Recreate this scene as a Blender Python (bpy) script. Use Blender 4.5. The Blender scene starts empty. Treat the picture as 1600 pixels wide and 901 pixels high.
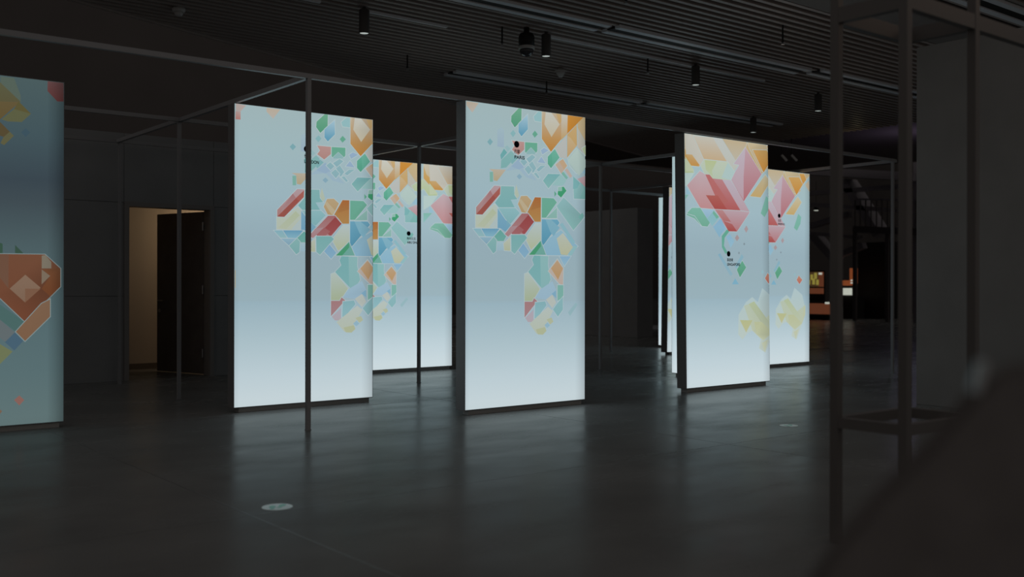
import bpy, bmesh, math, random
from mathutils import Vector, Matrix
random.seed(4)
S = bpy.context.scene
C = S.collection
R = math.radians

# ---------------------------------------------------------------- camera, world, exposure
EYE, YAW = 1.28, 0.676563
FPX = 1585.43
cam = bpy.data.cameras.new('camera'); cam_ob = bpy.data.objects.new('camera', cam); C.objects.link(cam_ob)
cam.sensor_fit = 'HORIZONTAL'; cam.sensor_width = 36.0; cam.lens = FPX / 1600 * 36.0
cam.shift_y = (445.5 - 450.5) / 1600.0
cam.clip_start = 0.05; cam.clip_end = 300
cam.dof.use_dof = True; cam.dof.focus_distance = 11.0; cam.dof.aperture_fstop = 1.5
cam_ob.location = (0, 0, EYE)
cam_ob.rotation_euler = (Matrix.Rotation(-YAW, 4, 'Z') @ Matrix.Rotation(R(90), 4, 'X') @ Matrix.Rotation(0.0016, 4, 'Z')).to_euler()
S.camera = cam_ob
w = bpy.data.worlds.new('dim_hall'); S.world = w; w.use_nodes = True
bg = w.node_tree.nodes['Background']
bg.inputs['Color'].default_value = (1.0, 0.93, 0.88, 1); bg.inputs['Strength'].default_value = 0.125
S.view_settings.view_transform = 'Standard'; S.view_settings.look = 'None'
S.view_settings.exposure = 0.0; S.view_settings.gamma = 1.0; S.view_settings.use_curve_mapping = False

def lamp(name, loc, power, col, size):
    l = bpy.data.lights.new(name, 'POINT'); l.energy = power; l.color = col; l.shadow_soft_size = size
    o = bpy.data.objects.new(name, l); o.location = loc; C.objects.link(o); return o
lamp('room_lamp', (6.4, 14.7, 2.35), 15.0, (1.0, 0.72, 0.45), 0.12)          # lamp in the room behind the open door
lamp('atrium_fill', (26.5, 15.0, 4.4), 9.0, (0.72, 0.6, 1.0), 0.5)          # violet light added to tint and lift the dark far hall
lamp('gallery_lamp', (7.4, 2.0, 3.8), 6.0, (1.0, 0.62, 0.38), 0.3)              # warm lamp over the right-hand aisle

lamp('slat_lamp', (18.7, 11.9, 4.15), 0.35, (1.0, 0.85, 0.5), 0.05)          # small yellow lamp at the end of the slats
def downlight(name, loc, power, col, angle):
    l = bpy.data.lights.new(name, 'SPOT'); l.energy = power; l.color = col; l.spot_size = R(angle); l.spot_blend = 1.0; l.shadow_soft_size = .05
    o = bpy.data.objects.new(name, l); o.location = loc; C.objects.link(o)
for k, (x, y, p) in enumerate(((14.57, 10.0, 26.0), (15.66, 12.18, 10.0))): downlight('spotlight_beam', (x, y, 4.17), p, (.9, .95, 1.0), 120)

# ---------------------------------------------------------------- helpers
def lin(c):
    c = c / 255.0
    return c / 12.92 if c <= 0.04045 else ((c + 0.055) / 1.055) ** 2.4
def L3(c): return tuple(lin(v) for v in c)

def mat(name, col, rough=0.5, metal=0.0, spec=0.5, noise=0.0, nscale=6.0, emit=None, estr=1.0, rnoise=0.0):
    m = bpy.data.materials.new(name); m.use_nodes = True
    nt = m.node_tree; b = nt.nodes['Principled BSDF']
    b.inputs['Base Color'].default_value = (*col, 1); b.inputs['Roughness'].default_value = rough
    b.inputs['Metallic'].default_value = metal; b.inputs['Specular IOR Level'].default_value = spec
    if noise or rnoise:
        tc = nt.nodes.new('ShaderNodeTexCoord'); n = nt.nodes.new('ShaderNodeTexNoise')
        n.inputs['Scale'].default_value = nscale; n.inputs['Detail'].default_value = 6
        nt.links.new(tc.outputs['Object'], n.inputs['Vector'])
        if noise:
            r = nt.nodes.new('ShaderNodeMapRange')
            r.inputs['From Min'].default_value = 0.3; r.inputs['From Max'].default_value = 0.7
            r.inputs['To Min'].default_value = 1 - noise; r.inputs['To Max'].default_value = 1 + noise
            nt.links.new(n.outputs['Fac'], r.inputs['Value'])
            x = nt.nodes.new('ShaderNodeVectorMath'); x.operation = 'SCALE'
            x.inputs[0].default_value = col; nt.links.new(r.outputs['Result'], x.inputs['Scale'])
            nt.links.new(x.outputs['Vector'], b.inputs['Base Color'])
        if rnoise:
            r = nt.nodes.new('ShaderNodeMapRange')
            r.inputs['From Min'].default_value = 0.3; r.inputs['From Max'].default_value = 0.7
            r.inputs['To Min'].default_value = rough - rnoise; r.inputs['To Max'].default_value = rough + rnoise
            nt.links.new(n.outputs['Fac'], r.inputs['Value']); nt.links.new(r.outputs['Result'], b.inputs['Roughness'])
    if emit:
        b.inputs['Emission Color'].default_value = (*emit, 1); b.inputs['Emission Strength'].default_value = estr
    return m

M = {
 'floor': mat('polished_dark_floor', (0.17, 0.17, 0.168), 0.6, spec=0.0, noise=0.14, nscale=1.1, rnoise=0.0),
 'floor_joint': mat('floor_joint', (0.145, 0.145, 0.143), 0.4, spec=0.1),
 'ceil': mat('ceiling_slat_brown_black', (0.4, 0.34, 0.315), 0.5, spec=0.3),
 'ceil_back': mat('ceiling_black_paint', (0.26, 0.23, 0.215), 0.9, spec=0.1),
 'ceil_smooth': mat('ceiling_smooth_board', (0.22, 0.2, 0.19), 0.8, spec=0.2),
 'wall': mat('dark_grey_wall_board', (0.29, 0.295, 0.3), 0.7, spec=0.25, noise=0.06, nscale=2),
 'far': mat('far_hall_wall', (0.12, 0.108, 0.104), 0.9, spec=0.1, noise=0.06, nscale=0.5),
 'case': mat('panel_case_dark_metal', (0.2, 0.2, 0.203), 0.55, spec=0.4),
 'plinth': mat('panel_plinth_metal', (0.38, 0.37, 0.355), 0.5, spec=0.4),
 'tube': mat('dark_grey_steel_tube', (0.3, 0.3, 0.31), 0.45, spec=0.5),
 'tower': mat('black_brown_steel', (0.125, 0.114, 0.108), 0.5, spec=0.4),
 'alu': mat('brushed_grey_aluminium', (0.82, 0.84, 0.88), 0.4, spec=0.5),
 'housing': mat('lamp_housing_dark', (0.1, 0.094, 0.09), 0.6, spec=0.3),
 'black': mat('matt_black', (0.02, 0.019, 0.018), 0.6, spec=0.3),
 'white': mat('white_plastic', (0.55, 0.54, 0.53), 0.5),
 'glass': mat('smoked_dome', (0.05, 0.05, 0.055), 0.12, spec=0.8),
 'lens': mat('lamp_lens', (0.7, 0.7, 0.68), 0.4, emit=(0.85, 0.95, 0.9), estr=0.42),
 'door': mat('dark_brown_door', (0.15, 0.128, 0.115), 0.5, spec=0.3, noise=0.12, nscale=4),
 'jamb': mat('door_frame_brown', (0.26, 0.24, 0.23), 0.5),
 'room': mat('plain_room_plaster', (0.42, 0.38, 0.33), 0.9, spec=0.1),
 'skirt': mat('skirting_dark', (0.1, 0.085, 0.07), 0.6),
 'steel': mat('brushed_steel', (0.5, 0.5, 0.5), 0.3, metal=1.0),
 'board': mat('partition_grey_board', (0.24, 0.235, 0.23), 0.8, spec=0.2, noise=0.08, nscale=1.5),
 'beam': mat('atrium_painted_steel', (0.26, 0.24, 0.26), 0.7),
 'seat': mat('black_padded_leather', (0.17, 0.155, 0.15), 0.7, spec=0.15, noise=0.1, nscale=20),
 'sticker': mat('sticker_white', (0.8, 0.97, 0.95), 0.35),
 'green': mat('sticker_green', (0.1, 0.62, 0.42), 0.35),
 'ink': mat('label_ink', (0.012, 0.014, 0.03), 0.7, spec=0.0),
 'orange': mat('backlit_orange', (0.3, 0.1, 0.03), 0.5, emit=L3((112, 58, 32)), estr=1.0),
 'orange_dim': mat('backlit_orange_dim', (0.2, 0.08, 0.03), 0.5, emit=L3((84, 46, 30)), estr=1.0),
 'cream': mat('lit_cream', (0.5, 0.5, 0.45), 0.5, emit=L3((176, 180, 168)), estr=1.0),
 'yellow': mat('lit_yellow_green', (0.3, 0.3, 0.1), 0.5, emit=L3((128, 118, 52)), estr=1.0),
 'brown_lit': mat('lit_brown', (0.1, 0.06, 0.03), 0.5, emit=L3((58, 42, 26)), estr=1.0),
}
# sealed concrete: a satin sheen that only shows at low angles, over a matt base
def sheen(m, k, n, rough):
    nt = m.node_tree; b = nt.nodes['Principled BSDF']; o = nt.nodes['Material Output']
    lw = nt.nodes.new('ShaderNodeLayerWeight'); lw.inputs['Blend'].default_value = 0.5
    p = nt.nodes.new('ShaderNodeMath'); p.operation = 'POWER'; p.inputs[1].default_value = n
    q = nt.nodes.new('ShaderNodeMath'); q.operation = 'MULTIPLY'; q.inputs[1].default_value = k
    g = nt.nodes.new('ShaderNodeBsdfGlossy'); g.inputs['Roughness'].default_value = rough; g.inputs['Color'].default_value = (.95, 1, .98, 1)
    mx = nt.nodes.new('ShaderNodeMixShader')
    tc = nt.nodes.new('ShaderNodeTexCoord'); mpg = nt.nodes.new('ShaderNodeMapping'); mpg.inputs['Scale'].default_value = (1.1, 2.6, 1)
    mpg.inputs['Rotation'].default_value = (0, 0, .5)
    no = nt.nodes.new('ShaderNodeTexNoise'); no.inputs['Scale'].default_value = 0.9; no.inputs['Detail'].default_value = 8; no.inputs['Roughness'].default_value = .65
    mr = nt.nodes.new('ShaderNodeMapRange'); mr.inputs['From Min'].default_value = .3; mr.inputs['From Max'].default_value = .7
    mr.inputs['To Min'].default_value = rough - .06; mr.inputs['To Max'].default_value = rough + .07
    nt.links.new(tc.outputs['Object'], mpg.inputs['Vector']); nt.links.new(mpg.outputs['Vector'], no.inputs['Vector'])
    nt.links.new(no.outputs['Fac'], mr.inputs['Value']); nt.links.new(mr.outputs['Result'], g.inputs['Roughness'])
    k2 = nt.nodes.new('ShaderNodeMapRange'); k2.inputs['From Min'].default_value = .25; k2.inputs['From Max'].default_value = .75
    k2.inputs['To Min'].default_value = k*1.25; k2.inputs['To Max'].default_value = k*.8
    nt.links.new(no.outputs['Fac'], k2.inputs['Value']); nt.links.new(k2.outputs['Result'], q.inputs[1])
    for x in list(b.inputs['Roughness'].links): nt.links.new(x.from_socket, g.inputs['Roughness']); nt.links.remove(x)
    nt.links.new(lw.outputs['Facing'], p.inputs[0]); nt.links.new(p.outputs[0], q.inputs[0]); nt.links.new(q.outputs[0], mx.inputs['Fac'])
    nt.links.new(b.outputs['BSDF'], mx.inputs[1]); nt.links.new(g.outputs['BSDF'], mx.inputs[2]); nt.links.new(mx.outputs['Shader'], o.inputs['Surface'])
M['floor'].node_tree.nodes['Principled BSDF'].inputs['Roughness'].default_value = 0.6
sheen(M['floor'], 1.15, 13.5, 0.24); sheen(M['floor_joint'], 0.5, 13.0, 0.3)
mp = bpy.data.materials.new('lightbox_print'); mp.use_nodes = True
nt = mp.node_tree; nt.nodes.clear()
at = nt.nodes.new('ShaderNodeVertexColor'); at.layer_name = 'print'
em = nt.nodes.new('ShaderNodeEmission'); out = nt.nodes.new('ShaderNodeOutputMaterial')
nt.links.new(at.outputs['Color'], em.inputs['Color']); nt.links.new(em.outputs['Emission'], out.inputs['Surface'])
M['print'] = mp

def link(name, bm, m, parent=None, smooth=False):
    me = bpy.data.meshes.new(name); bm.normal_update(); bm.to_mesh(me); bm.free()
    for k in (m if isinstance(m, (list, tuple)) else [m]): me.materials.append(k)
    if smooth:
        for p in me.polygons: p.use_smooth = True
    o = bpy.data.objects.new(name, me); C.objects.link(o)
    if parent: o.parent = parent
    return o
def box(bm, x0, x1, y0, y1, z0, z1, bev=0.0):
    v = [bm.verts.new(p) for p in ((x0,y0,z0),(x1,y0,z0),(x1,y1,z0),(x0,y1,z0),(x0,y0,z1),(x1,y0,z1),(x1,y1,z1),(x0,y1,z1))]
    fs = [bm.faces.new([v[i] for i in q]) for q in ((3,2,1,0),(4,5,6,7),(0,1,5,4),(1,2,6,5),(2,3,7,6),(3,0,4,7))]
    if bev:
        es = list({e for f in fs for e in f.edges})
        bmesh.ops.bevel(bm, geom=es, offset=bev, segments=2, affect='EDGES', profile=0.5)
def boxm(*a, **k):
    bm = bmesh.new(); box(bm, *a, **k); return bm
def lathe(bm, prof, cx, cy, n=32):
    rings = []
    for r, z in prof:
        rings.append([bm.verts.new((cx + r*math.cos(2*math.pi*i/n), cy + r*math.sin(2*math.pi*i/n), z)) for i in range(n)])
    for a, b in zip(rings, rings[1:]):
        for i in range(n): bm.faces.new((a[i], a[(i+1) % n], b[(i+1) % n], b[i]))
    for q, rev in ((rings[0], True), (rings[-1], False)):
        try: bm.faces.new(q[::-1] if rev else q)
        except ValueError: pass
    bmesh.ops.recalc_face_normals(bm, faces=bm.faces)
def bar(bm, p, q, w, h=None):
    h = h or w; p = Vector(p); q = Vector(q); d = q - p; l = d.length
    z = d.normalized(); up = Vector((0, 0, 1)) if abs(z.z) < .9 else Vector((0, 1, 0))
    x = up.cross(z).normalized(); y = z.cross(x)
    v = []
    for e in (p, q):
        for sx, sy in ((-1,-1),(1,-1),(1,1),(-1,1)): v.append(bm.verts.new(e + x*sx*w/2 + y*sy*h/2))
    for f in ((3,2,1,0),(4,5,6,7),(0,1,5,4),(1,2,6,5),(2,3,7,6),(3,0,4,7)): bm.faces.new([v[i] for i in f])
def barm(*a):
    bm = bmesh.new(); bar(bm, *a); return bm
def thing(name, loc, label, cat, group=None, rz=0):
    o = bpy.data.objects.new(name, None); C.objects.link(o); o.location = loc; o.rotation_euler = (0, 0, rz)
    o.empty_display_size = 0.1
    return tag(o, label, cat, group)
def tag(o, label, cat, group=None):
    o['label'] = label; o['category'] = cat
    if group: o['group'] = group
    return o
def struct(name, bm, m, parent=None):
    o = link(name, bm, m, parent); o['kind'] = 'structure'; return o
def copy_tree(o, loc, label):
    c = o.copy(); C.objects.link(c); c.location = loc; c['label'] = label
    for ch in list(o.children):
        d = ch.copy(); C.objects.link(d); d.parent = c
    return c

# ---------------------------------------------------------------- the hall: floor
bm = bmesh.new(); box(bm, -14, 50, -8, 32, -0.2, 0)
fl = struct('floor', bm, M['floor'])
bm = bmesh.new()
for k in range(-2, 8): box(bm, -14, 50, 1.2 + 4.1*k - .004, 1.2 + 4.1*k + .004, 0.0, 0.0008)
for k in range(-3, 11): box(bm, 2.4 + 4.1*k - .004, 2.4 + 4.1*k + .004, -8, 32, 0.0, 0.0008)
struct('trim_1', bm, M['floor_joint'])

# ceiling: black soffit with long slats under it; the slat field ends on a diagonal
CZ = 4.5
def prism(pts, z0, z1):
    bm = bmesh.new(); lo = [bm.verts.new((a, b, z0)) for a, b in pts]; hi = [bm.verts.new((a, b, z1)) for a, b in pts]
    bm.faces.new(lo[::-1]); bm.faces.new(hi)
    for i in range(len(pts)): bm.faces.new((lo[i-1], lo[i], hi[i], hi[i-1]))
    bmesh.ops.recalc_face_normals(bm, faces=bm.faces); return bm
def near_x(y, z): return (z - math.cos(YAW)*y) / math.sin(YAW)     # x at depth z from the camera; ceiling left open nearer to admit light
bm = bmesh.new()
y = -3.0
while y < 19.5:
    if not (5.95 < y < 7.05):
        x0 = -6.0 if y < 8.6 else max(-6.0, 3.4 + (y - 12.09) / 0.37)
        x0 = max(x0, near_x(y, 9.6))
        if x0 < 18.4: box(bm, x0, 18.8, y - .03, y + .03, CZ, CZ + .11)
    y += 0.15
struct('ceiling_slats', bm, M['ceil'])
bm = bmesh.new()
v = [(1.26, 11.3), (18.8, -2.8), (18.8, 17.79)]
lo = [bm.verts.new((a, b, CZ + .2)) for a, b in v]; hi = [bm.verts.new((a, b, CZ + .26)) for a, b in v]
bm.faces.new(lo[::-1]); bm.faces.new(hi)
for i in range(3): bm.faces.new((lo[i], lo[(i+1) % 3], hi[(i+1) % 3], hi[i]))
struct('ceiling', bm, M['ceil_back'])
bm = bmesh.new()                                      # raking edge strip that closes the slat field
bar(bm, (1.26, 11.3, CZ + .06), (18.8, 17.78, CZ + .06), .05, .16)
struct('trim_2', bm, M['ceil'])
struct('ceiling_board', boxm(near_x(6.5, 9.6), 18.8, 6.0, 7.0, CZ, CZ + .1), M['ceil_smooth'])

struct('added_far_ceiling', boxm(18.9, 33.0, 1.5, 25.5, 5.6, 5.75), M['ceil_back'])  # slab added over the far hall to block light and keep it dark

# back wall with the doorway
WY = 13.8
DX0, DX1, DH = 4.5, 5.62, 2.33
bm = bmesh.new()
for zs in ((0, 1.125), (1.13, 2.375), (2.38, 3.3)):
    xs = [-6, -3.6, -1.2, 1.2, 2.9, DX0 - .06]
    for a, b in zip(xs, xs[1:]): box(bm, a + .003, b - .003, WY, WY + .15, zs[0], zs[1])
    xs = [DX1 + .06, 7.6, 9.4]
    for a, b in zip(xs, xs[1:]): box(bm, a + .003, b - .003, WY, WY + .15, zs[0], zs[1])
box(bm, DX0 - .057, DX1 + .057, WY, WY + .15, DH + .06, 3.3)
box(bm, -6, DX0 - .06, WY + .15, WY + .2, 0, 3.3); box(bm, DX1 + .06, 9.4, WY + .15, WY + .2, 0, 3.3)
box(bm, DX0 - .06, DX1 + .06, WY + .15, WY + .2, DH + .06, 3.3)
struct('wall_back', bm, M['wall'])
# side room seen through the doorway
bm = bmesh.new()
box(bm, 3.2, 8.2, 15.5, 15.6, 0, 2.7); box(bm, 3.2, 3.3, 14.0, 15.5, 0, 2.7); box(bm, 8.1, 8.2, 14.0, 15.5, 0, 2.7)
box(bm, 3.2, 8.2, 14.0, 15.6, 2.6, 2.7)
struct('wall_room', bm, M['room'])
struct('baseboard_room', boxm(3.3, 8.1, 15.48, 15.5, 0, .09), M['skirt'])
bm = bmesh.new()
box(bm, DX0 - .06, DX0, WY - .03, WY + .2, 0, DH + .06); box(bm, DX1, DX1 + .06, WY - .03, WY + .2, 0, DH + .06)
box(bm, DX0, DX1, WY - .03, WY + .2, DH, DH + .06)
d1 = struct('door_1', bm, M['jamb'])
# door leaf, hinged at the right jamb and swung into the room
leaf = bpy.data.objects.new('door_leaf', None); C.objects.link(leaf); leaf.location = (DX1 - .01, WY + .2, 0)
leaf.rotation_euler = (0, 0, R(-72)); leaf['kind'] = 'structure'
leaf.name = 'door_2'
LW = 1.02
link('door_panel', boxm(-LW, 0, 0, .045, .012, DH - .012, bev=.004), M['door'], leaf)
bm = bmesh.new(); bar(bm, (-LW + .07, -.045, 1.05), (-LW + .2, -.045, 1.05), .018); bar(bm, (-LW + .07, 0, 1.05), (-LW + .07, -.054, 1.05), .018)
link('door_handle', bm, M['steel'], leaf)
bm = bmesh.new(); lathe(bm, [(.0, 0), (.026, 0), (.026, .012), (0, .012)], 0, 0, 20)
bm.transform(Matrix.Translation((-LW + .07, 0, .9)) @ Matrix.Rotation(R(90), 4, 'X')); link('lock_rose', bm, M['steel'], leaf)
bm = bmesh.new()
for z in (.25, 1.15, 2.05): lathe(bm, [(.012, z), (.012, z + .12)], .004, -.012, 12)
link('hinge', bm, M['steel'], leaf)

# far hall: end walls, partition, side board
struct('wall_far', boxm(-16, 46, 28.0, 28.3, 0, 11.5), M['far'])
struct('wall_end', boxm(45.0, 45.3, -8, 28, 0, 10.5), M['far'])
struct('wall_left', boxm(-6.3, -6, 6, 14, 0, 3.3), M['wall'])
struct('baseboard_far', boxm(-16, 45, 27.95, 28.0, 0, .28), M['board'])
bm = bmesh.new(); box(bm, 18.0, 18.55, 17.5, 24.5, 0, 3.19, bev=.006)
struct('wall_partition', bm, M['wall'])
bm = bmesh.new(); box(bm, 10.3, 10.42, 1.5, 5.83, 0, 3.86, bev=.004)
struct('wall_right', bm, M['board'])

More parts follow.
